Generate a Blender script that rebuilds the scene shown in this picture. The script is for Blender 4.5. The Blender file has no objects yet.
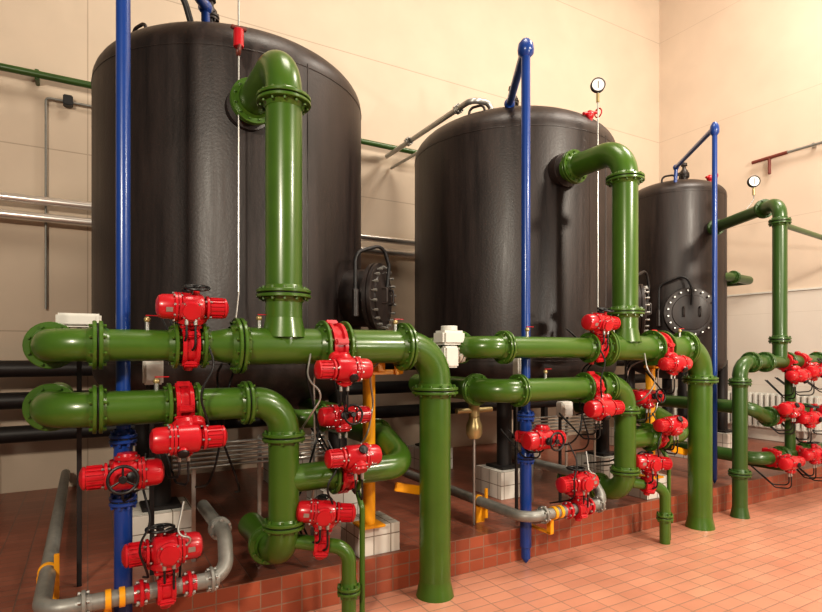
import bpy, bmesh, math, random
from mathutils import Vector, Matrix
random.seed(7)
V=Vector
scene=bpy.context.scene
# ------------------------------------------------------------ materials
def nodes(m):
    m.use_nodes=True
    nt=m.node_tree
    return nt, nt.nodes["Principled BSDF"]
def simple(name,col,rough=.4,metal=0,coat=0,noise=0.0,nscale=6,bump=0):
    m=bpy.data.materials.new(name); nt,b=nodes(m)
    b.inputs['Base Color'].default_value=(*col,1)
    b.inputs['Roughness'].default_value=rough
    b.inputs['Metallic'].default_value=metal
    b.inputs['Coat Weight'].default_value=coat
    b.inputs['Coat Roughness'].default_value=.15
    tc=nt.nodes.new('ShaderNodeTexCoord')
    n=nt.nodes.new('ShaderNodeTexNoise'); n.inputs['Scale'].default_value=nscale; n.inputs['Detail'].default_value=5
    nt.links.new(tc.outputs['Object'],n.inputs['Vector'])
    if noise>0:
        r=nt.nodes.new('ShaderNodeMixRGB'); r.blend_type='MIX'
        r.inputs[1].default_value=(*[c*(1-noise) for c in col],1)
        r.inputs[2].default_value=(*[min(1,c*(1+noise)) for c in col],1)
        nt.links.new(n.outputs['Fac'],r.inputs[0]); nt.links.new(r.outputs[0],b.inputs['Base Color'])
    if bump>0:
        bp=nt.nodes.new('ShaderNodeBump'); bp.inputs['Strength'].default_value=bump; bp.inputs['Distance'].default_value=.01
        nt.links.new(n.outputs['Fac'],bp.inputs['Height']); nt.links.new(bp.outputs[0],b.inputs['Normal'])
    return m
GREEN=simple('green_paint',(.055,.125,.014),.31,0,.25,.22,5,.06)
GREEND=simple('dark_green_paint',(.035,.085,.016),.36,0,.2,.15,5)
RED=simple('red_enamel',(.46,.009,.018),.33,0,.3,.2,12,.06)
BLUE=simple('blue_paint',(.010,.05,.24),.32,0,.25,.1,6)
BLACK=simple('black_rubber',(.008,.008,.009),.45)
STEEL=simple('zinc_steel',(.42,.42,.40),.38,.8,0,.2,25)
GALV=simple('galvanised_grey',(.26,.26,.24),.45,.4,0,.25,18)
SILVER=simple('aluminium_cladding',(.75,.72,.68),.3,.75,0,.08,4)
YELLOW=simple('yellow_paint',(.80,.36,.012),.4,0,.1,.12,10)
WHITE=simple('white_enamel',(.66,.65,.60),.4,0,.1,.08,8)
BRASS=simple('brass',(.45,.36,.18),.35,.6)
DIAL=simple('dial_face',(.85,.84,.8),.4)
BROWN=simple('oxide_red_paint',(.16,.04,.03),.5)
DARK=simple('dark_primer',(.016,.014,.014),.5,0,0,.3,6)

def tankmat():
    m=bpy.data.materials.new('bitumen_black_tank_paint'); nt,b=nodes(m)
    tc=nt.nodes.new('ShaderNodeTexCoord'); mp=nt.nodes.new('ShaderNodeMapping')
    mp.inputs['Scale'].default_value=(4,4,.35)
    n=nt.nodes.new('ShaderNodeTexNoise'); n.inputs['Scale'].default_value=2.2; n.inputs['Detail'].default_value=9; n.inputs['Roughness'].default_value=.7
    nt.links.new(tc.outputs['Object'],mp.inputs[0]); nt.links.new(mp.outputs[0],n.inputs['Vector'])
    r=nt.nodes.new('ShaderNodeValToRGB')
    r.color_ramp.elements[0].position=.3; r.color_ramp.elements[0].color=(.008,.0055,.0055,1)
    r.color_ramp.elements[1].position=.74; r.color_ramp.elements[1].color=(.034,.022,.019,1)
    nt.links.new(n.outputs['Fac'],r.inputs[0]); nt.links.new(r.outputs[0],b.inputs['Base Color'])
    n2=nt.nodes.new('ShaderNodeTexNoise'); n2.inputs['Scale'].default_value=45; n2.inputs['Detail'].default_value=6
    nt.links.new(tc.outputs['Object'],n2.inputs['Vector'])
    mr=nt.nodes.new('ShaderNodeMapRange'); mr.inputs[1].default_value=.3; mr.inputs[2].default_value=.7; mr.inputs[3].default_value=.36; mr.inputs[4].default_value=.52
    nt.links.new(n.outputs['Fac'],mr.inputs[0]); nt.links.new(mr.outputs[0],b.inputs['Roughness'])
    bp=nt.nodes.new('ShaderNodeBump'); bp.inputs['Strength'].default_value=.13; bp.inputs['Distance'].default_value=.01
    nt.links.new(n2.outputs['Fac'],bp.inputs['Height']); nt.links.new(bp.outputs[0],b.inputs['Normal'])
    b.inputs['Specular IOR Level'].default_value=.6
    return m
TANK=tankmat()

def tiles(name,c1,c2,mortar,w,h,ms,plane='xy',rough=.35,offset=0.0,bump=.4,var=(.8,1.1)):
    m=bpy.data.materials.new(name); nt,b=nodes(m)
    tc=nt.nodes.new('ShaderNodeTexCoord'); sep=nt.nodes.new('ShaderNodeSeparateXYZ'); cmb=nt.nodes.new('ShaderNodeCombineXYZ')
    nt.links.new(tc.outputs['Object'],sep.inputs[0])
    a={'xy':('X','Y'),'xz':('X','Z'),'yz':('Y','Z')}[plane]
    nt.links.new(sep.outputs[a[0]],cmb.inputs[0]); nt.links.new(sep.outputs[a[1]],cmb.inputs[1])
    br=nt.nodes.new('ShaderNodeTexBrick'); br.offset=offset
    br.inputs['Scale'].default_value=1; br.inputs['Brick Width'].default_value=w; br.inputs['Row Height'].default_value=h
    br.inputs['Mortar Size'].default_value=ms; br.inputs['Mortar Smooth'].default_value=.3
    br.inputs['Color1'].default_value=(*c1,1); br.inputs['Color2'].default_value=(*c2,1); br.inputs['Mortar'].default_value=(*mortar,1)
    nt.links.new(cmb.outputs[0],br.inputs['Vector'])
    n=nt.nodes.new('ShaderNodeTexNoise'); n.inputs['Scale'].default_value=1.7; n.inputs['Detail'].default_value=6
    nt.links.new(tc.outputs['Object'],n.inputs['Vector'])
    mr=nt.nodes.new('ShaderNodeMapRange'); mr.inputs[1].default_value=.3; mr.inputs[2].default_value=.7; mr.inputs[3].default_value=var[0]; mr.inputs[4].default_value=var[1]
    nt.links.new(n.outputs['Fac'],mr.inputs[0])
    mx=nt.nodes.new('ShaderNodeMixRGB'); mx.blend_type='MULTIPLY'; mx.inputs[0].default_value=1
    nt.links.new(br.outputs['Color'],mx.inputs[1]); nt.links.new(mr.outputs[0],mx.inputs[2])
    nt.links.new(mx.outputs[0],b.inputs['Base Color'])
    b.inputs['Roughness'].default_value=rough
    bp=nt.nodes.new('ShaderNodeBump'); bp.inputs['Strength'].default_value=bump; bp.inputs['Distance'].default_value=.004; bp.invert=True
    nt.links.new(br.outputs['Fac'],bp.inputs['Height']); nt.links.new(bp.outputs[0],b.inputs['Normal'])
    return m
FLOORT=tiles('salmon_clay_floor_tile',(.60,.29,.195),(.53,.24,.16),(.33,.19,.135),.24,.12,.006,'xy',.28,0,.5,(.88,1.08))
PLTOP=tiles('red_clay_tile_top',(.30,.105,.065),(.24,.08,.05),(.16,.09,.07),.2,.1,.005,'xy',.3)
PLFACE=tiles('red_clay_tile_face',(.38,.10,.05),(.28,.075,.04),(.27,.17,.12),.15,.1,.005,'xz',.35)
WTX=tiles('white_glazed_tile_x',(.72,.70,.64),(.66,.64,.58),(.25,.22,.18),.15,.15,.005,'xz',.2)
WTY=tiles('white_glazed_tile_y',(.72,.70,.64),(.66,.64,.58),(.25,.22,.18),.15,.15,.005,'yz',.2)
WTT=tiles('white_glazed_tile_top',(.72,.70,.64),(.66,.64,.58),(.25,.22,.18),.15,.15,.005,'xy',.2)
WALLX=tiles('cream_wall_back',(.60,.50,.395),(.60,.50,.395),(.44,.355,.275),40,2.14,.008,'xz',.8,0,.2,(.95,1.03))
WALLY=tiles('cream_wall_side',(.64,.525,.42),(.64,.525,.42),(.52,.42,.33),40,2.14,.006,'yz',.8,0,.2,(.95,1.03))
WHITEW=tiles('pale_lower_wall',(.68,.62,.55),(.68,.62,.55),(.6,.54,.47),40,1.3,.005,'yz',.55,0,.1,(.97,1.02))
CEIL=simple('ceiling_plaster',(.55,.48,.40),.8)

# ------------------------------------------------------------ mesh builder
def frame(d):
    d=V(d).normalized()
    a=V((0,0,1)) if abs(d.z)<.9 else V((1,0,0))
    x=a.cross(d).normalized(); y=d.cross(x)
    return x,y,d
class B:
    def __init__(s): s.v=[]; s.f=[]; s.m=[]; s.mats=[]; s.M=Matrix.Identity(4)
    def add(s,vs,fs,mat):
        if mat not in s.mats: s.mats.append(mat)
        k=s.mats.index(mat); o=len(s.v)
        s.v+= [s.M@V(v) for v in vs]
        s.f+= [tuple(i+o for i in f) for f in fs]; s.m+=[k]*len(fs)
    def lathe(s,o,ax,prof,mat,seg=28):
        x,y,d=frame(ax); o=V(o); vs=[];fs=[];rings=[]
        for r,h in prof:
            if r<1e-6: rings.append([len(vs)]); vs.append(o+d*h)
            else:
                rings.append(list(range(len(vs),len(vs)+seg)))
                for i in range(seg):
                    a=2*math.pi*i/seg; vs.append(o+d*h+x*(r*math.cos(a))+y*(r*math.sin(a)))
        for A,C in zip(rings,rings[1:]):
            if len(A)==1 and len(C)==1: continue
            for i in range(seg):
                j=(i+1)%seg
                if len(A)==1: fs.append((A[0],C[j],C[i]))
                elif len(C)==1: fs.append((A[i],A[j],C[0]))
                else: fs.append((A[i],A[j],C[j],C[i]))
        s.add(vs,fs,mat)
    def cyl(s,p0,p1,r,mat,r2=None,ch=.004,seg=24):
        p0=V(p0);p1=V(p1);L=(p1-p0).length; r2=r if r2 is None else r2
        ch=min(ch,L*.3,r*.3,max(r2,.002)*.3)
        s.lathe(p0,p1-p0,[(0,0),(r-ch,0),(r,ch),(r2,L-ch),(max(r2-ch,0.0005),L),(0,L)],mat,seg)
    def tube(s,pts,r,mat,bend=None,seg=20,n=9,cap=True):
        pts=[V(p) for p in pts]; bend=r*2.2 if bend is None else bend
        path=[pts[0]]
        for i in range(1,len(pts)-1):
            p=pts[i]; a=(pts[i-1]-p); c=(pts[i+1]-p); la=a.length; lc=c.length; a.normalize(); c.normalize()
            ang=a.angle(c)
            if ang>3.1: path.append(p); continue
            t=min(bend/math.tan(ang/2),la*.49,lc*.49); rb=t*math.tan(ang/2)
            cen=p+(a+c).normalized()*(rb/math.sin(ang/2))
            s0=p+a*t-cen; s1=p+c*t-cen; tot=s0.angle(s1)
            for k in range(n+1):
                f=k/n
                path.append(cen+(s0*math.sin((1-f)*tot)+s1*math.sin(f*tot))/math.sin(tot))
        path.append(pts[-1])
        vs=[];fs=[]; x=None
        for i,p in enumerate(path):
            if i==0: d=path[1]-p
            elif i==len(path)-1: d=p-path[-2]
            else: d=(path[i+1]-p).normalized()+(p-path[i-1]).normalized()
            d.normalize()
            if x is None: x=frame(d)[0]
            else: x=(x-d*x.dot(d)).normalized()
            y=d.cross(x)
            for k in range(seg):
                a=2*math.pi*k/seg; vs.append(p+x*(r*math.cos(a))+y*(r*math.sin(a)))
        for i in range(len(path)-1):
            for k in range(seg):
                j=(k+1)%seg; fs.append((i*seg+k,i*seg+j,(i+1)*seg+j,(i+1)*seg+k))
        if cap:
            fs.append(tuple(reversed(range(seg)))); fs.append(tuple(range((len(path)-1)*seg,len(path)*seg)))
        s.add(vs,fs,mat)
    def torus(s,c,ax,R,r,mat,seg=28,n=10):
        x,y,d=frame(ax); c=V(c); vs=[];fs=[]
        for i in range(seg):
            a=2*math.pi*i/seg; e=x*math.cos(a)+y*math.sin(a)
            for k in range(n):
                t=2*math.pi*k/n; vs.append(c+e*(R+r*math.cos(t))+d*(r*math.sin(t)))
        for i in range(seg):
            for k in range(n):
                fs.append((i*n+k,((i+1)%seg)*n+k,((i+1)%seg)*n+(k+1)%n,i*n+(k+1)%n))
        s.add(vs,fs,mat)
    def box(s,c,size,mat,bev=.006,R=None):
        bm=bmesh.new(); bmesh.ops.create_cube(bm,size=1)
        for v in bm.verts: v.co=V((v.co.x*size[0],v.co.y*size[1],v.co.z*size[2]))
        if bev>0: bmesh.ops.bevel(bm,geom=bm.edges[:],offset=min(bev,min(size)*.3),segments=2,affect='EDGES')
        bm.verts.index_update()
        R=R or Matrix.Identity(3); c=V(c)
        s.add([c+R@v.co for v in bm.verts],[tuple(v.index for v in f.verts) for f in bm.faces],mat); bm.free()
    def sphere(s,c,r,mat,sc=(1,1,1),seg=20):
        prof=[(r*math.sin(math.pi*i/10)*sc[0],-r*math.cos(math.pi*i/10)*sc[2]) for i in range(11)]
        prof[0]=(0,-r*sc[2]); prof[-1]=(0,r*sc[2])
        s.lathe(c,(0,0,1),prof,mat,seg)
    def bolts(s,c,ax,R,n,r,L,mat,ph=0):
        x,y,d=frame(ax); c=V(c)
        for i in range(n):
            a=2*math.pi*(i+.5)/n+ph; p=c+x*(R*math.cos(a))+y*(R*math.sin(a))
            s.lathe(p-d*L/2,d,[(0,0),(r,0),(r,L*.22),(r*.55,L*.22),(r*.55,L*.78),(r,L*.78),(r,L),(0,L)],mat,6)
    def flange(s,c,ax,rp,mat,pair=True,n=8,bm=None):
        c=V(c); d=V(ax).normalized(); R=rp*1.40+.010; t=.022
        offs=[-.016,.016] if pair else [0]
        for o in offs:
            q=c+d*o
            s.lathe(q-d*t/2,d,[(rp*.9,0),(R-.004,0),(R,.004),(R,t-.004),(R-.004,t),(rp*.9,t)],mat,32)
        if pair: s.lathe(c-d*.006,d,[(rp*.9,0),(R*.9,0),(R*.9,.012),(rp*.9,.012)],BLACK,24)
        e=(.016 if pair else 0)+t/2
        s.lathe(c+d*e,d,[(rp*1.17,0),(rp*1.02,.03)],mat,24); s.lathe(c-d*e,-d,[(rp*1.17,0),(rp*1.02,.03)],mat,24)
        s.bolts(c,d,(R+rp)/2+.002,n,.010,2*e+.035,bm or mat)
    def done(s,name,parent=None,sharp=38):
        me=bpy.data.meshes.new(name); me.from_pydata([tuple(v) for v in s.v],[],s.f)
        for m in s.mats: me.materials.append(m)
        me.polygons.foreach_set('material_index',s.m)
        me.polygons.foreach_set('use_smooth',[True]*len(me.polygons))
        bm=bmesh.new(); bm.from_mesh(me); bmesh.ops.recalc_face_normals(bm,faces=bm.faces); bm.to_mesh(me); bm.free()
        me.set_sharp_from_angle(angle=math.radians(sharp)); me.update()
        ob=bpy.data.objects.new(name,me); scene.collection.objects.link(ob)
        if parent: ob.parent=parent
        return ob

# ------------------------------------------------------------ room  (X along the tank row, Y towards the back wall)
WV=7.8; WU=10.7; H=10.5; PF=3.92; PH=.30
def shell(name,c,size,mats):
    b=B(); x,y,z=size[0]/2,size[1]/2,size[2]/2; c=V(c)
    vs=[c+V((i*x,j*y,k*z)) for i in(-1,1) for j in(-1,1) for k in(-1,1)]
    mx,my,mt=mats
    b.add(vs,[(0,1,3,2),(4,6,7,5)],my); b.add(vs,[(0,4,5,1),(2,3,7,6)],mx); b.add(vs,[(0,2,6,4),(1,5,7,3)],mt)
    return b.done(name)
shell('floor',(3.2,1.0,-.1),(15.2,13.8,.2),(FLOORT,FLOORT,FLOORT))
shell('wall_back',(3.1,WV+.1,H/2),(15.4,.2,H),(WALLX,WALLX,WALLX))
shell('wall_right',(WU+.1,1.0,H/2),(.2,13.6,H),(WALLY,WALLY,WALLY))
shell('ceiling',(3.2,1.0,H+.1),(15.2,13.8,.2),(CEIL,CEIL,CEIL))
shell('tiled_plinth',((-4.3+WU)/2,(PF+WV)/2,PH/2),(WU+4.28,WV-PF-.01,PH),(PLFACE,PLFACE,PLTOP))
shell('trim_1',(WU-.02,1.0,2.98),(.04,13.58,.03),(WHITE,WHITE,WHITE))
shell('trim_2',(WU-.01,1.0,1.63),(.02,13.58,2.65),(WHITEW,WHITEW,WHITEW))

# ------------------------------------------------------------ tanks
def tank(cx,cy,R,zt,hatch,zb=1.75,legs=.8,vents=()):
    b=B(); dh=R*.36
    prof=[]
    for i in range(0,13):
        a=math.pi/2*i/12; prof.append((R*math.sin(a),zb-dh*math.cos(a)*1.1))
    prof[0]=(0,zb-dh*1.1)
    prof.append((R,zb+.02)); prof.append((R,zt-.02))
    for i in range(0,17):
        a=math.pi/2*i/16; prof.append((R*math.cos(a)**.85 if i<16 else 0,zt+dh*math.sin(a)))
    b.lathe((cx,cy,0),(0,0,1),prof,TANK,96)
    for z in (zt-.03,zb+.05): b.torus((cx,cy,z),(0,0,1),R,.004,TANK,96,6)
    a0=math.radians(-75)
    b.tube([(cx+R*math.cos(a0),cy+R*math.sin(a0),zb),(cx+R*math.cos(a0),cy+R*math.sin(a0),zt)],.005,TANK,seg=6)
    for sx in(-1,1):
        for sy in(-1,1):
            lx,ly=cx+sx*legs,cy+sy*legs
            b.cyl((lx,ly,PH+.31),(lx,ly,zb+.02),.085,DARK)
            b.box((lx,ly,PH+.315),(.3,.3,.03),DARK)
    for (dx,dy,h) in vents:
        rr=math.hypot(dx,dy); z0=zt+dh*max(0,1-(rr/R)**2)**.5-.05
        b.cyl((cx+dx,cy+dy,z0),(cx+dx,cy+dy,z0+h),.05,TANK)
        b.flange((cx+dx,cy+dy,z0+h),(0,0,1),.05,TANK)
        b.lathe((cx+dx,cy+dy,z0+h+.02),(0,0,1),[(.06,0),(.06,.05),(.03,.09),(.03,.13),(.05,.14),(.045,.18),(0,.2)],TANK)
    for a in (-.6,1.5,3.6):
        ca,sa=math.cos(a),math.sin(a)
        b.tube([(cx+ca*R*.8-sa*.1,cy+sa*R*.8+ca*.1,zt+dh*.5),(cx+ca*R*.8-sa*.1,cy+sa*R*.8+ca*.1,zt+dh*.5+.13),(cx+ca*R*.8+sa*.1,cy+sa*R*.8-ca*.1,zt+dh*.5+.13),(cx+ca*R*.8+sa*.1,cy+sa*R*.8-ca*.1,zt+dh*.5)],.015,TANK,bend=.07,seg=10)
    ang,hz,hr,nl=hatch; d=V((math.cos(ang),math.sin(ang),0)); p=V((cx,cy,hz))
    b.cyl(p+d*(R-.15),p+d*(R+nl),hr*.84,TANK,seg=40)
    q=p+d*(R+nl)
    b.lathe(q-d*.04,d,[(hr*.7,0),(hr,0),(hr,.035),(hr*.95,.038),(hr*.95,.048),(hr,.05),(hr,.08),(hr*.96,.085),(hr*.72,.09),(hr*.70,.105),(hr*.35,.125),(0,.13)],TANK,48)
    b.bolts(q+d*.022,d,hr*.88,20,.014,.15,STEEL)
    s_=V((-d.y,d.x,0))
    for sg in(-1,1):
        o=s_*hr*.3*sg
        b.tube([q+d*.05+o-V((0,0,.06)),q+d*.13+o-V((0,0,.06)),q+d*.13+o+V((0,0,.08)),q+d*.05+o+V((0,0,.08))],.011,TANK,bend=.02,seg=8)
    b.tube([q-d*.08-s_*hr*1.12-V((0,0,.1)),q-d*.08-s_*hr*1.12+V((0,0,hr*1.15)),q+d*.08-s_*hr*.2+V((0,0,hr*1.5)),q+d*.12+V((0,0,hr*.9)),q+d*.10+V((0,0,hr*.3))],.017,BLACK,bend=.12,seg=10)
    b.cyl(q-d*.08-s_*hr*1.12-V((0,0,.2)),q-d*.08-s_*hr*1.12+V((0,0,.05)),.032,TANK)
    return b.done('pressure_filter_tank')
T1=(1.33,5.95); T2=(4.89,5.77); T3=(8.5,5.9)
ZT=4.42
tank(*T1,1.3,ZT,(math.radians(-46),2.42,.33,.26),vents=((-.35,-.55,.2),(.3,.1,.25)))
tank(*T2,1.3,ZT,(math.radians(-46),2.42,.33,.26),vents=((-.3,-.35,.2),(.35,.1,.2)))
tank(*T3,.76,ZT,(math.radians(-131),2.5,.38,.08),legs=.5,vents=((-.05,-.2,.15),(.3,.1,.15)))
def pedestal(x,y,w=.46,h=.3,dd=None):
    b=B(); z0=PH; dd=dd or w; vs=[V((x+i*w/2,y+j*dd/2,z0+(k>0)*h)) for i in(-1,1) for j in(-1,1) for k in(-1,1)]
    b.add(vs,[(0,1,3,2),(4,6,7,5)],WTY); b.add(vs,[(0,4,5,1),(2,3,7,6)],WTX); b.add(vs,[(0,2,6,4),(1,5,7,3)],WTT)
    b.done('white_tiled_pedestal')
for (c,l) in ((T1,.8),(T2,.8),(T3,.5)):
    for sx in(-1,1):
        for sy in(-1,1): pedestal(c[0]+sx*l,c[1]+sy*l)

# ------------------------------------------------------------ motorised valve
def valve(pos,axis,stem,Rp,flip=1,wheel='y',sc=.92,name='motorized_valve',rot=0,off=None,wm=BLACK,front=False):
    """pipe axis = local X, stem = local Z; rot turns the actuator about its stem"""
    x=V(axis).normalized(); z=V(stem).normalized(); z=(z-x*z.dot(x)).normalized(); y=z.cross(x)
    M=Matrix((( x.x,y.x,z.x,pos[0]),(x.y,y.y,z.y,pos[1]),(x.z,y.z,z.z,pos[2]),(0,0,0,1)))
    b=B(); b.M=M; R0=Rp*1.36
    b.lathe((-.05,0,0),(1,0,0),[(Rp*.9,0),(R0,0),(R0,.022),(R0*.88,.03),(R0*.88,.07),(R0,.078),(R0,.1),(Rp*.9,.1)],RED,32)
    for a in (math.pi/4,3*math.pi/4,-math.pi/4,-3*math.pi/4):
        b.box((0,math.sin(a)*R0*1.02,math.cos(a)*R0*1.02),(.095,.04,.04),RED,.01,Matrix.Rotation(-a,3,'X'))
    b.cyl((0,0,-R0-.03),(0,0,-R0+.03),.03,RED)
    k=sc
    h=off if off else Rp+.13
    b.cyl((0,0,Rp*.95),(0,0,h-.03),.04*k,RED)
    b.box((0,0,h-.10*k),(.13*k,.12*k,.02),RED,.006)
    for i in(-1,1):
        for j in(-1,1): b.cyl((i*.048*k,j*.045*k,h-.13*k),(i*.048*k,j*.045*k,h-.075*k),.008,STEEL,seg=6)
    b.M=M@Matrix.Rotation(rot,4,'Z')
    W=b.M.to_3x3().inverted()
    b.lathe((0,0,h-.09*k),(0,0,1),[(0,0),(.066*k,0),(.084*k,.012*k),(.086*k,.04*k),(.078*k,.05*k),(.06*k,.085*k),(0,.085*k)],RED,24)
    b.lathe((flip*.06*k,.04*k,h-.085*k),(0,0,1),[(0,0),(.045*k,0),(.05*k,.01*k),(.05*k,.045*k),(.04*k,.052*k),(0,.055*k)],RED,20)
    zc=h+.02*k
    b.lathe((0,0,zc),(-flip,0,0),[(0,-.07),(.076*k,-.07),(.086*k,-.06*k),(.086*k,.055*k),(.076*k,.062*k)],RED,32)
    b.lathe((0,0,zc),(-flip,0,0),[(.074*k,.058*k),(.094*k,.064*k),(.094*k,.080*k),(.06*k,.080*k)],RED,32)
    b.lathe((0,0,zc),(-flip,0,0),[(.06*k,.080*k),(.088*k,.080*k),(.088*k,.084*k),(.06*k,.084*k)],BLACK,32)
    b.lathe((0,0,zc),(-flip,0,0),[(.06*k,.084*k),(.094*k,.084*k),(.094*k,.1*k),(.08*k,.104*k),(.078*k,.17*k),(.068*k,.192*k),(.04*k,.205*k),(0,.208*k)],RED,32)
    b.bolts((-flip*.082*k,0,zc),(1,0,0),.088*k,8,.008,.055*k,STEEL)
    b.lathe((0,0,zc),(flip,0,0),[(.08*k,.05*k),(.055*k,.078*k),(.052*k,.09*k),(.076*k,.092*k),(.076*k,.106*k),(.06*k,.11*k),(.06*k,.2*k),(.066*k,.202*k),(.066*k,.214*k),(.054*k,.222*k),(.03*k,.232*k),(0,.234*k)],RED,32)
    b.bolts((flip*.1*k,0,zc),(1,0,0),.070*k,4,.007,.045*k,STEEL)
    for i in range(16):
        a=2*math.pi*i/16
        b.box((flip*.156*k,math.sin(a)*.062*k,zc+math.cos(a)*.062*k),(.08*k,.004,.014*k),RED,0,Matrix.Rotation(-a,3,'X'))
    b.lathe((-flip*.01*k,0,zc),(0,-1,0),[(.058*k,.05*k),(.058*k,.088*k),(.068*k,.09*k),(.068*k,.106*k),(.056*k,.11*k),(.052*k,.125*k),(0,.13*k)],RED,24)
    b.bolts((-flip*.01*k,-.098*k,zc),(0,1,0),.062*k,4,.006,.035*k,STEEL)
    b.box((-flip*.135*k,-.0795*k,zc),(.04*k,.004,.03*k),STEEL,.001)
    b.cyl((-flip*.03*k,0,zc+.06*k),(-flip*.03*k,0,zc+.105*k),.03*k,RED)
    b.lathe((-flip*.03*k,0,zc+.1*k),(0,0,1),[(.034*k,0),(.034*k,.014*k),(.02*k,.022*k),(0,.024*k)],BLACK,16)
    wr=.075*k
    def hw(c,ax,s0):
        b.cyl(s0,c,.02*k,RED); b.torus(c,ax,wr,.009*k,wm,28,8); b.cyl(c-ax*.012,c+ax*.012,.022*k,wm)
        e1,e2,_=frame(ax)
        for i in range(3):
            a=2*math.pi*i/3; e=e1*math.cos(a)+e2*math.sin(a); b.tube([c,c+e*wr],.006*k,wm,seg=8)
    if wheel=='z': hw(V((flip*.03*k,0,h+.15*k)),V((0,0,1)),V((flip*.03*k,0,h+.05*k)))
    elif wheel=='x': hw(V((-flip*.27*k,0,zc)),V((1,0,0)),V((-flip*.2*k,0,zc)))
    elif wheel=='y': hw(V((0,.155*k,zc)),V((0,1,0)),V((0,0,zc)))
    if front: hw(V((flip*.02*k,0,zc+.15*k)),V((0,0,1)),V((flip*.02*k,0,zc)))
    dn=W@V((0,0,-1)); bk=W@V((0,1,0)); lat=V((flip,0,0))
    for i in range(2):
        p=V((-flip*.01*k+(i-.5)*.05,-.08*k,zc))+dn*.05*k
        b.cyl(p,p+dn*.045,.012,STEEL,seg=10)
        b.tube([p+dn*.04,p+dn*(.14+.05*i),p+dn*(.16+.04*i)+bk*.15-lat*.05,p+dn*(-.02)+bk*(.36+.05*i)-lat*.1],.007,BLACK,bend=.05,seg=8,n=5)
    b.M=Matrix.Identity(4)
    return b.done(name)

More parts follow.
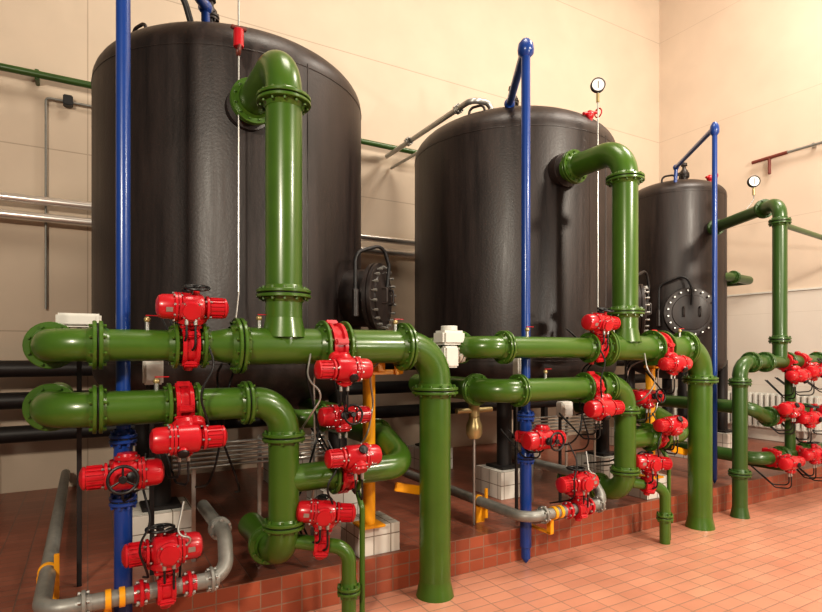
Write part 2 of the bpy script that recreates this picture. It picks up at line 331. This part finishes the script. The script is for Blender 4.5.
# ------------------------------------------------------------ green pipework for one big filter
VM=3.70
def unit(u0,tk,uL,uL2,uv,uv3,uv2):
    b=B(); r=.122; rs=.094; zu=1.94; zl=1.57
    X=lambda u:u0+u
    ur=X(1.146); ud=X(2.353)
    b.tube([(uL,5.0,zu),(uL,VM,zu),(uv+.16,VM,zu)],rs,GREEN,bend=.17,n=12)
    b.flange((uL,VM+.30,zu),(0,1,0),rs,GREEN)
    b.flange((uL+.24,VM,zu),(1,0,0),rs,GREEN)
    b.flange((uv-.082,VM,zu),(1,0,0),rs,GREEN,False); b.flange((uv+.082,VM,zu),(1,0,0),rs,GREEN,False)
    b.lathe((uv+.12,VM,zu),(1,0,0),[(rs,0),(rs,.02),(r,.16),(r,.2)],GREEN)
    b.tube([(uv+.3,VM,zu),(ud,VM,zu),(ud,VM,.0)],r,GREEN,bend=.26,seg=32,n=14)
    b.flange((ur-.30,VM,zu),(1,0,0),r,GREEN,n=12)
    ys=tk[1]-math.sqrt(1.3**2-(ur-tk[0])**2)
    b.lathe((ur,VM,zu),(0,0,1),[(r*1.25,.06),(r*1.1,.13),(r,.19)],GREEN)
    b.tube([(ur,VM,zu),(ur,VM,3.90),(ur,ys+.05,3.90)],r,GREEN,bend=.27,seg=32,n=14)
    b.flange((ur,VM,2.29),(0,0,1),r,GREEN,n=12)
    b.flange((ur,VM,3.59),(0,0,1),r,GREEN,n=12)
    b.flange((ur,ys-.16,3.90),(0,1,0),r,GREEN,n=12)
    b.lathe((ur,ys+.05,3.90),(0,-1,0),[(r*1.5,0),(r*1.5,.09),(r,.1)],TANK)
    b.flange((uv2-.082,VM,zu),(1,0,0),r,GREEN,False,12); b.flange((uv2+.082,VM,zu),(1,0,0),r,GREEN,False,12)
    b.flange((ud-.28,VM,zu),(1,0,0),r,GREEN,n=12)
    b.flange((ud,VM,1.60),(0,0,1),r,GREEN,n=12)
    b.lathe((ud,VM,0),(0,0,1),[(r*1.22,0),(r*1.15,.04),(r*1.03,.10),(r,.13)],GREEN,32)
    b.tube([(uL2,5.0,zl),(uL2,VM,zl),(ur,VM,zl),(ur,VM,.52),(ur-.02,4.5,.52)],rs+.008,GREEN,bend=.2,seg=28,n=12)
    b.flange((uL2,VM+.28,zl),(0,1,0),rs,GREEN)
    b.flange((uL2+.24,VM,zl),(1,0,0),rs,GREEN)
    b.flange((uv3-.082,VM,zl),(1,0,0),rs,GREEN,False); b.flange((uv3+.082,VM,zl),(1,0,0),rs,GREEN,False)
    b.flange((ur-.25,VM,zl),(1,0,0),rs,GREEN)
    b.flange((ur,VM,1.33),(0,0,1),rs,GREEN); b.flange((ur,VM,.74),(0,0,1),rs,GREEN)
    b.flange((ur-.02,4.0,.52),(0,1,0),rs,GREEN)
    zb=1.04
    b.tube([(ur,VM,zb),(X(2.10),VM,zb),(X(2.10),4.05,zb+.16),(X(2.10),5.2,zb+.16)],rs,GREEN,bend=.17,seg=24)
    b.flange((X(1.50),VM,zb),(1,0,0),rs,GREEN,False); b.flange((X(1.664),VM,zb),(1,0,0),rs,GREEN,False)
    b.flange((X(2.1),4.22,zb+.16),(0,1,0),rs,GREEN)
    b.tube([(X(1.34),5.1,1.40),(X(1.34),4.02,1.40),(X(1.79),4.02,1.40),(X(1.79),5.1,1.40)],.07,GREEN,bend=.1)
    b.flange((X(1.55),4.02,1.4),(1,0,0),.07,GREEN,False); b.flange((X(1.70),4.02,1.4),(1,0,0),.07,GREEN,False)
    b.tube([(ur+.05,VM,.62),(X(1.56),3.56,.55),(X(1.56),3.56,.0)],.05,GREEN,bend=.12)
    b.flange((X(1.56),3.56,.26),(0,0,1),.05,GREEN); 
    b.tube([(X(1.68),3.74,.98),(X(1.68),3.60,.8),(X(1.68),3.60,.0)],.02,GREEN,bend=.05,seg=10)
    for (u,z,rr) in ((uL+.5,zu,rs),(X(.98),zu,r),(X(2.0),zu,r),(uL2+.55,zl,rs)):
        b.cyl((u,VM,z+rr-.01),(u,VM,z+rr+.05),.014,STEEL,seg=12); b.sphere((u,VM,z+rr+.06),.02,BRASS,seg=12); b.box((u+.03,VM,z+rr+.085),(.08,.014,.006),RED,.001)
    b.done('green_pipe_manifold')
    valve((uv,VM,zu),(1,0,0),(0,-.3,1),rs,1,'z',.95)
    valve((uv2,VM,zu),(1,0,0),(0,-.78,-.55),r,-1,'n')
    valve((uv3,VM,zl),(1,0,0),(0,-.66,-.75),rs,1,'n',.98)
    valve((X(1.582),VM,zb),(1,0,0),(0,-.8,.6),rs,-1,'n')
    valve((X(1.625),4.02,1.40),(1,0,0),(0,-1,.15),.07,1,'n',front=True)
    valve((X(1.38),3.62,.585),(1,-.3,-.1),(0,-.1,1),.05,1,'y',off=.21)
    b=B(); zg=.5
    b.tube([(X(-.22),7.6,zg),(X(-.22),3.6,zg),(X(.75),3.6,zg),(X(.78),3.8,zg+.2),(X(.78),4.6,zg+.2)],.047,GALV,bend=.13)
    for u in (-.02,.27,.53,.66): b.flange((X(u),3.6,zg),(1,0,0),.047,GALV if u<.2 or u>.6 else RED,False,6,STEEL)
    b.flange((X(.78),3.95,zg+.2),(0,1,0),.047,GALV,True,6,STEEL)
    for (p,ax) in (((X(-.22),4.25,zg),(0,1,0)),((X(.10),3.6,zg),(1,0,0)),((X(.17),3.6,zg),(1,0,0))):
        b.lathe(V(p)-V(ax)*.015,ax,[(.046,0),(.056,0),(.056,.03),(.046,.03)],YELLOW)
    b.box((X(-.22),4.25,(PH+zg)/2-.02),(.12,.03,zg-PH),YELLOW,.003)
    b.box((X(-.17),4.20,zg-.02),(.03,.02,.28),YELLOW,.003)
    b.box((X(.10),3.64,zg-.10),(.04,.05,.18),YELLOW,.003); b.box((X(.10),3.78,.315),(.04,.32,.02),YELLOW,.003)
    b.done('grey_drain_pipe')
    valve((X(.40),3.6,zg),(1,0,0),(0,0,1),.06,-1,'z',off=.21,sc=1.0)
    b=B()
    b.cyl((X(1.926),4.0,PH+.23),(X(1.926),4.0,1.72),.05,YELLOW)
    b.box((X(1.926),4.0,PH+.24),(.2,.2,.02),YELLOW)
    b.box((X(2.02),3.97,1.74),(.34,.12,.035),YELLOW); b.box((X(1.95),3.9,1.80),(.06,.16,.1),YELLOW); b.box((X(2.13),3.9,1.82),(.05,.03,.2),YELLOW)
    b.box((X(2.2),3.84,.82),(.26,.03,.07),YELLOW,R=Matrix.Rotation(.25,3,'Y'))
    b.done('yellow_pipe_support')
    pedestal(X(2.0),4.14,.36,.23)
    b=B()
    for i in range(6):
        b.tube([(X(.55),4.5,1.02+i*.035),(X(1.75),4.5,1.02+i*.035),(X(1.85),4.9,1.02+i*.035)],.011,STEEL,bend=.05,seg=8)
    for u in (.7,1.2,1.65): b.box((X(u),4.52,1.11),(.03,.012,.25),STEEL,.002); b.box((X(u),4.53,.7),(.03,.012,.8),STEEL,.002)
    b.done('steel_conduit_bundle')
    b=B()
    for (u,du,z0,z1,v) in ((.74,.06,1.80,1.02,3.88),(.86,-.1,1.83,.95,3.9),(1.35,.12,1.84,.80,3.86),(1.43,.02,1.80,.75,3.9),(1.86,.05,1.80,1.2,3.86)):
        b.tube([(X(u),VM,z0+.02),(X(u),v,z0-.05),(X(u+du),v+.03,(z0+z1)/2),(X(u-du*.5),v,z1),(X(u-du),4.3,z1-.1)],.008,BLACK if u<1.4 else STEEL,bend=.2,seg=8)
    for (u,z0,z1,w) in ((.62,2.0,1.3,.05),(1.30,1.9,1.35,-.06),(1.42,1.3,.72,.06),(.50,1.0,.62,-.05),(.28,1.1,.5,.04)):
        b.tube([(X(u),3.60,z0),(X(u+w),3.52,z0-.18),(X(u-w),3.50,(z0+z1)/2),(X(u+w*.7),3.55,z1+.1),(X(u+.02),3.85,z1)],.007,BLACK if w>0 else STEEL,bend=.15,seg=8)
    b.done('instrument_hose_bundle')
unit(0,T1,-.19,-.19,.545,.51,1.50)
unit(3.41,T2,2.80,2.96,4.13,4.07,5.03)

# ------------------------------------------------------------ third (small) unit
b=B(); r=.08; z1,z2,z3=1.78,1.12,.62
b.tube([(9.4,VM,z1),(6.52,VM,z1),(6.52,VM,0)],r,GREEND,bend=.17,seg=24)
b.tube([(7.38,VM,z1),(7.38,VM,3.74),(8.38,5.22,3.80)],r,GREEND,bend=.17,seg=24)
b.tube([(6.75,5.0,z2+.12),(6.75,VM,z2+.12),(7.05,VM,z2),(9.4,VM,z2)],r,GREEND,bend=.12)
b.tube([(6.95,5.0,z3),(6.95,VM,z3),(9.4,VM,z3)],r,GREEND,bend=.17)
b.tube([(7.62,VM,z1),(7.62,VM,.45),(7.62,4.4,.45)],.06,GREEND,bend=.12)
for u in (6.75,7.05,7.55,8.3): b.flange((u,VM,z1),(1,0,0),r,GREEND)
for u in (7.12,8.0): b.flange((u,VM,z2),(1,0,0),r,GREEND)
for u in (7.4,8.0): b.flange((u,VM,z3),(1,0,0),r,GREEND)
for z in (.5,1.55): b.flange((6.52,VM,z),(0,0,1),r,GREEND)
for z in (2.05,3.5): b.flange((7.38,VM,z),(0,0,1),r,GREEND)
dn=V((1.0,1.48,.06)).normalized()
b.flange(V((8.38,5.22,3.80))-dn*.2,dn,r,GREEND); b.flange(V((7.38,VM,3.74))+dn*.35,dn,r,GREEND)
b.lathe((6.52,VM,0),(0,0,1),[(r*1.3,0),(r*1.2,.03),(r,.12)],GREEND)
b.done('green_pipe_manifold')
for (u,z,st,fl,wh) in ((7.50,z1,(0,-.7,-.75),-1,'n'),(7.85,z1,(0,-.8,-.5),1,'y'),(7.22,z2,(0,-.9,.5),1,'n'),(7.62,z2,(0,-.9,-.1),-1,'y'),(8.1,z2,(0,-.9,.2),1,'n'),(8.35,z1,(0,-.9,-.4),1,'n'),(7.70,z3,(0,-.9,.1),-1,'y'),(7.18,z3,(0,-.9,-.1),1,'n'),(8.1,z3,(0,-.9,-.2),1,'n')):
    valve((u,VM,z),(1,0,0),st,r,fl,wh)
b=B()
b.tube([(9.6,5.3,3.1),(8.9,5.2,3.1),(8.6,5.25,3.1)],.07,GREEND,bend=.1); b.flange((9.0,5.21,3.1),(1,.1,0),.07,GREEND)
b.tube([(7.5,VM+.05,3.5),(10.6,VM+.4,3.5)],.035,GREEND)
b.tube([(9.6,5.3,3.1),(9.6,7.7,3.1)],.07,GREEND)
b.done('green_branch_pipe')

# ------------------------------------------------------------ blue vent pipes
def blue(u,v,top,foot,end,zv=None,r=.041):
    b=B()
    b.tube([(u,v,foot),(u,v,top),tuple(end)],r,BLUE,bend=.1,seg=20)
    b.tube([tuple(end),(end[0]+.02,end[1]+.03,end[2]-.35)],r*.9,BLUE,bend=.08)
    b.sphere(end,r*1.5,BLUE)
    b.lathe((u,v,top-.1),(0,0,1),[(r,0),(r*1.7,.03),(r*1.8,.07),(r*1.6,.12),(r*.8,.16),(0,.165)],BLUE)
    b.lathe((u,v,foot-.02),(0,0,1),[(.001,-.03),(r*.6,0),(r,.06)],BLUE)
    if zv:
        for z in (zv+.18,zv-.2): b.flange((u,v,z),(0,0,1),r*1.2,BLUE)
        b.cyl((u,v,zv+.05),(u,v,zv+.16),r*1.3,BLUE); b.cyl((u,v,zv-.18),(u,v,foot+.1),r*1.25,BLUE)
    b.done('blue_vent_pipe')
blue(.189,3.86,4.75,.05,(.9,5.2,4.95),1.19)
blue(3.425,3.86,4.66,.04,(4.15,4.95,4.72),1.14)
blue(6.60,4.05,4.63,PH+.05,(7.95,5.5,4.78),None,.03)
for (u,z,fl) in ((.189,1.19,1),(3.425,1.14,-1)):
    valve((u,3.86,z),(0,0,1),(0,-1,0),.055,fl,'n',off=.2,rot=math.pi/2,sc=1.0,front=True)

# ------------------------------------------------------------ gauges
def gauge(u,v,ztop,zbot,tail,face,hook=None):
    b=B()
    b.tube([(u,v,ztop),(u,v,zbot+.12),tail],.007,STEEL,bend=.05,seg=8)
    b.cyl((u,v,ztop-.12),(u,v,ztop-.02),.018,BRASS)
    f=V(face).normalized(); c=V((u,v,ztop+.07))
    b.lathe(c-f*.03,f,[(0,0),(.072,0),(.080,.008),(.080,.05),(.07,.055),(.066,.048)],DARK,32)
    b.lathe(c-f*.03,f,[(.067,.047),(0,.047)],DIAL,32)
    b.box(c+f*.02,(.006,.006,.08),BLACK,0)
    if hook:
        b.cyl((u,v,hook-.08),(u,v,hook+.06),.04,RED); b.torus((u,v,hook-.1),(1,0,0),.04,.012,BROWN,20,8); b.box((u,v,hook+.07),(.12,.04,.025),BROWN)
    b.done('pressure_gauge')
gauge(1.03,4.5,5.25,2.25,(.97,4.35,2.12),(-.2,-1,0),4.38)
gauge(4.92,4.36,4.80,2.25,(4.75,4.1,2.08),(-.7,-1,0))
gauge(8.02,4.36,4.20,3.90,(7.86,4.42,3.80),(-.8,-1,0))
for (u,v,z) in ((5.0,4.55,4.62),(8.75,5.45,4.72)):
    b=B(); b.cyl((u,v,z-.15),(u,v,z+.05),.03,RED); b.sphere((u,v,z),.05,RED); b.tube([(u-.1,v,z),(u+.12,v,z+.06)],.018,RED,seg=10); b.torus((u+.14,v,z+.06),(1,0,0),.05,.008,RED,20,6)
    b.done('red_relief_valve')

# ------------------------------------------------------------ white actuator valve, junction boxes, strainer
b=B()
b.cyl((2.62,3.95,1.9),(3.05,3.95,1.9),.06,GREEND); b.cyl((2.62,3.95,1.9),(2.62,5.0,1.9),.06,GREEND)
b.flange((2.75,3.95,1.9),(1,0,0),.06,WHITE); b.cyl((2.75,3.95,1.9),(2.62,3.95,1.9),.07,WHITE)
b.box((2.64,3.93,2.02),(.22,.18,.12),WHITE,.02); b.cyl((2.64,3.93,2.08),(2.64,3.93,2.12),.07,WHITE); b.box((2.60,3.86,1.86),(.14,.08,.18),WHITE,.015)
b.done('white_actuator_valve')
def jbox(u,v,z,w=.3,h=.1,d=.2,post=None):
    b=B(); b.box((u,v,z),(w,d,h),WHITE,.012); b.box((u,v-d/2-.004,z),(w*.75,.01,h*.65),WHITE,.003)
    for i in(-1,1): b.cyl((u+i*w*.25,v,z-h/2-.03),(u+i*w*.25,v,z-h/2),.012,BLACK,seg=10)
    if post is not None: b.box((u,v+d/2+.015,(z+post)/2),(.03,.02,z-post),DARK,.002)
    b.done('white_junction_box')
jbox(-.05,4.35,2.11,.26,.09,.16,post=PH)
jbox(.40,4.35,1.76,.13,.18,.1,post=PH); jbox(3.75,4.3,1.76,.14,.2,.1,post=PH); jbox(4.35,4.3,1.3,.16,.16,.1,post=PH); jbox(5.35,4.35,1.3,.14,.2,.1,post=PH); jbox(6.9,4.5,1.5,.2,.25,.12,post=PH)
b=B(); b.cyl((3.1,4.2,1.3),(3.1,4.2,1.42),.05,BRASS); b.lathe((3.1,4.2,1.1),(0,0,1),[(0,0),(.05,0),(.075,.04),(.075,.12),(.05,.18),(.05,.2)],BRASS); b.tube([(2.9,4.2,1.36),(3.3,4.2,1.36)],.025,BRASS); b.cyl((3.1,4.2,1.42),(3.1,4.2,1.56),.02,STEEL); b.cyl((3.1,4.2,PH),(3.1,4.2,1.1),.012,STEEL); b.done('brass_strainer')

# ------------------------------------------------------------ pipes on walls
b=B()
for z in (3.62,3.43): b.tube([(-4.2,7.62,z),(8.6,7.62,z)],.05,SILVER,seg=20)
for u in (-1.6,3.3,6.8): b.box((u,7.73,3.52),(.04,.14,.3),STEEL,.004)
b.done('silver_wall_pipes')
b=B(); b.tube([(-4.2,7.62,5.05),(9.5,7.62,5.05)],.04,GREEND)
for u in (-.5,3.2,7): b.box((u,7.71,5.05),(.04,.18,.12),GREEND,.004)
b.done('green_wall_pipe')
b=B(); b.tube([(-.42,7.74,2.4),(-.42,7.74,4.85),(1.2,7.74,4.85)],.013,GALV,bend=.04,seg=10); b.box((-.2,7.72,4.85),(.1,.1,.12),BLACK,.01)
b.done('wall_conduit')
b=B()
for z in (1.72,1.38,1.02): b.tube([(-4.2,7.3,z),(9.8,7.3,z)],.09,DARK)
for u in (-1.0,3.1,6.9): b.box((u,7.3,1.05),(.08,.1,1.5),DARK,.005)
b.done('dark_header_pipes')
b=B(); b.tube([(4.04,7.75,4.95),(3.98,5.45,4.92),(4.28,5.45,4.95),(4.3,5.45,4.6)],.035,STEEL,bend=.1); b.tube([(4.12,7.75,4.78),(4.12,5.9,4.76),(4.12,5.9,4.5)],.022,STEEL,bend=.08)
for v in (5.75,7.0): b.flange((4.0,v,4.93),(0,1,0),.035,STEEL)
b.done('steel_vent_line')
b=B(); b.tube([(.1,5.0,5.9),(.3,5.2,5.5),(.75,5.35,5.05),(.85,5.4,4.75)],.028,DARK,bend=.3); b.done('black_vent_hose')
b=B(); b.tube([(10.62,5.55,5.4),(10.62,-3.0,5.4)],.022,GALV); b.cyl((10.62,5.5,5.1),(10.62,5.5,5.38),.025,BROWN); b.tube([(10.62,5.8,5.39),(10.62,5.2,5.4)],.03,BROWN)
for v in (4.8,2.5): b.box((10.655,v,5.4),(.085,.04,.08),STEEL)
b.done('sprinkler_pipe')
b=B()
for i in range(28):
    v=4.7+i*.1
    b.box((10.56,v,.85),(.12,.07,.62),WHITE,.02)
b.box((10.56,6.05,.56),(.05,2.8,.05),WHITE,.01); b.box((10.56,6.05,1.14),(.05,2.8,.05),WHITE,.01)
for v in (4.9,7.1): b.box((10.58,v,.42),(.04,.04,.26),WHITE,.005)
b.done('wall_radiator')

# ------------------------------------------------------------ lights
def area(name,loc,target,size,power,col,sy=None):
    l=bpy.data.lights.new(name,'AREA'); l.energy=power; l.color=col; l.shape='RECTANGLE'; l.size=size; l.size_y=sy or size
    o=bpy.data.objects.new(name,l); scene.collection.objects.link(o); o.location=loc
    o.rotation_euler=(V(target)-V(loc)).to_track_quat('-Z','Y').to_euler(); return o
area('photo_flood_lamp',(-2.6,-1.4,4.4),(2.5,6,3.8),.6,330,(1,.89,.74))
area('photo_flood_lamp_2',(5.5,-2.0,5.4),(7.5,6,2.6),.6,430,(1,.89,.75))
area('photo_flood_lamp_3',(4.2,-1.8,2.3),(10.7,5.2,3.4),.25,150,(1,.91,.79))
area('ceiling_lamp_1',(2.5,3,10.2),(2.5,4.5,0),2.5,240,(1,.92,.8))
area('ceiling_lamp_2',(8.0,2,10.2),(9,3.5,1),2.5,520,(1,.91,.8))
w=bpy.data.worlds.new('world'); scene.world=w; w.use_nodes=True
w.node_tree.nodes['Background'].inputs[0].default_value=(1,.88,.74,1); w.node_tree.nodes['Background'].inputs[1].default_value=.12
# ------------------------------------------------------------ camera
cd=bpy.data.cameras.new('camera'); cam=bpy.data.objects.new('camera',cd); scene.collection.objects.link(cam)
cam.location=(0,0,1.9); cam.rotation_euler=(math.radians(90),0,math.radians(-30))
cd.sensor_width=36; cd.lens=560/822*36; cd.shift_y=46/822; cd.clip_start=.05
scene.camera=cam
scene.view_settings.view_transform='Standard'
try: scene.view_settings.look='Medium High Contrast'
except Exception as e: print('look',e)
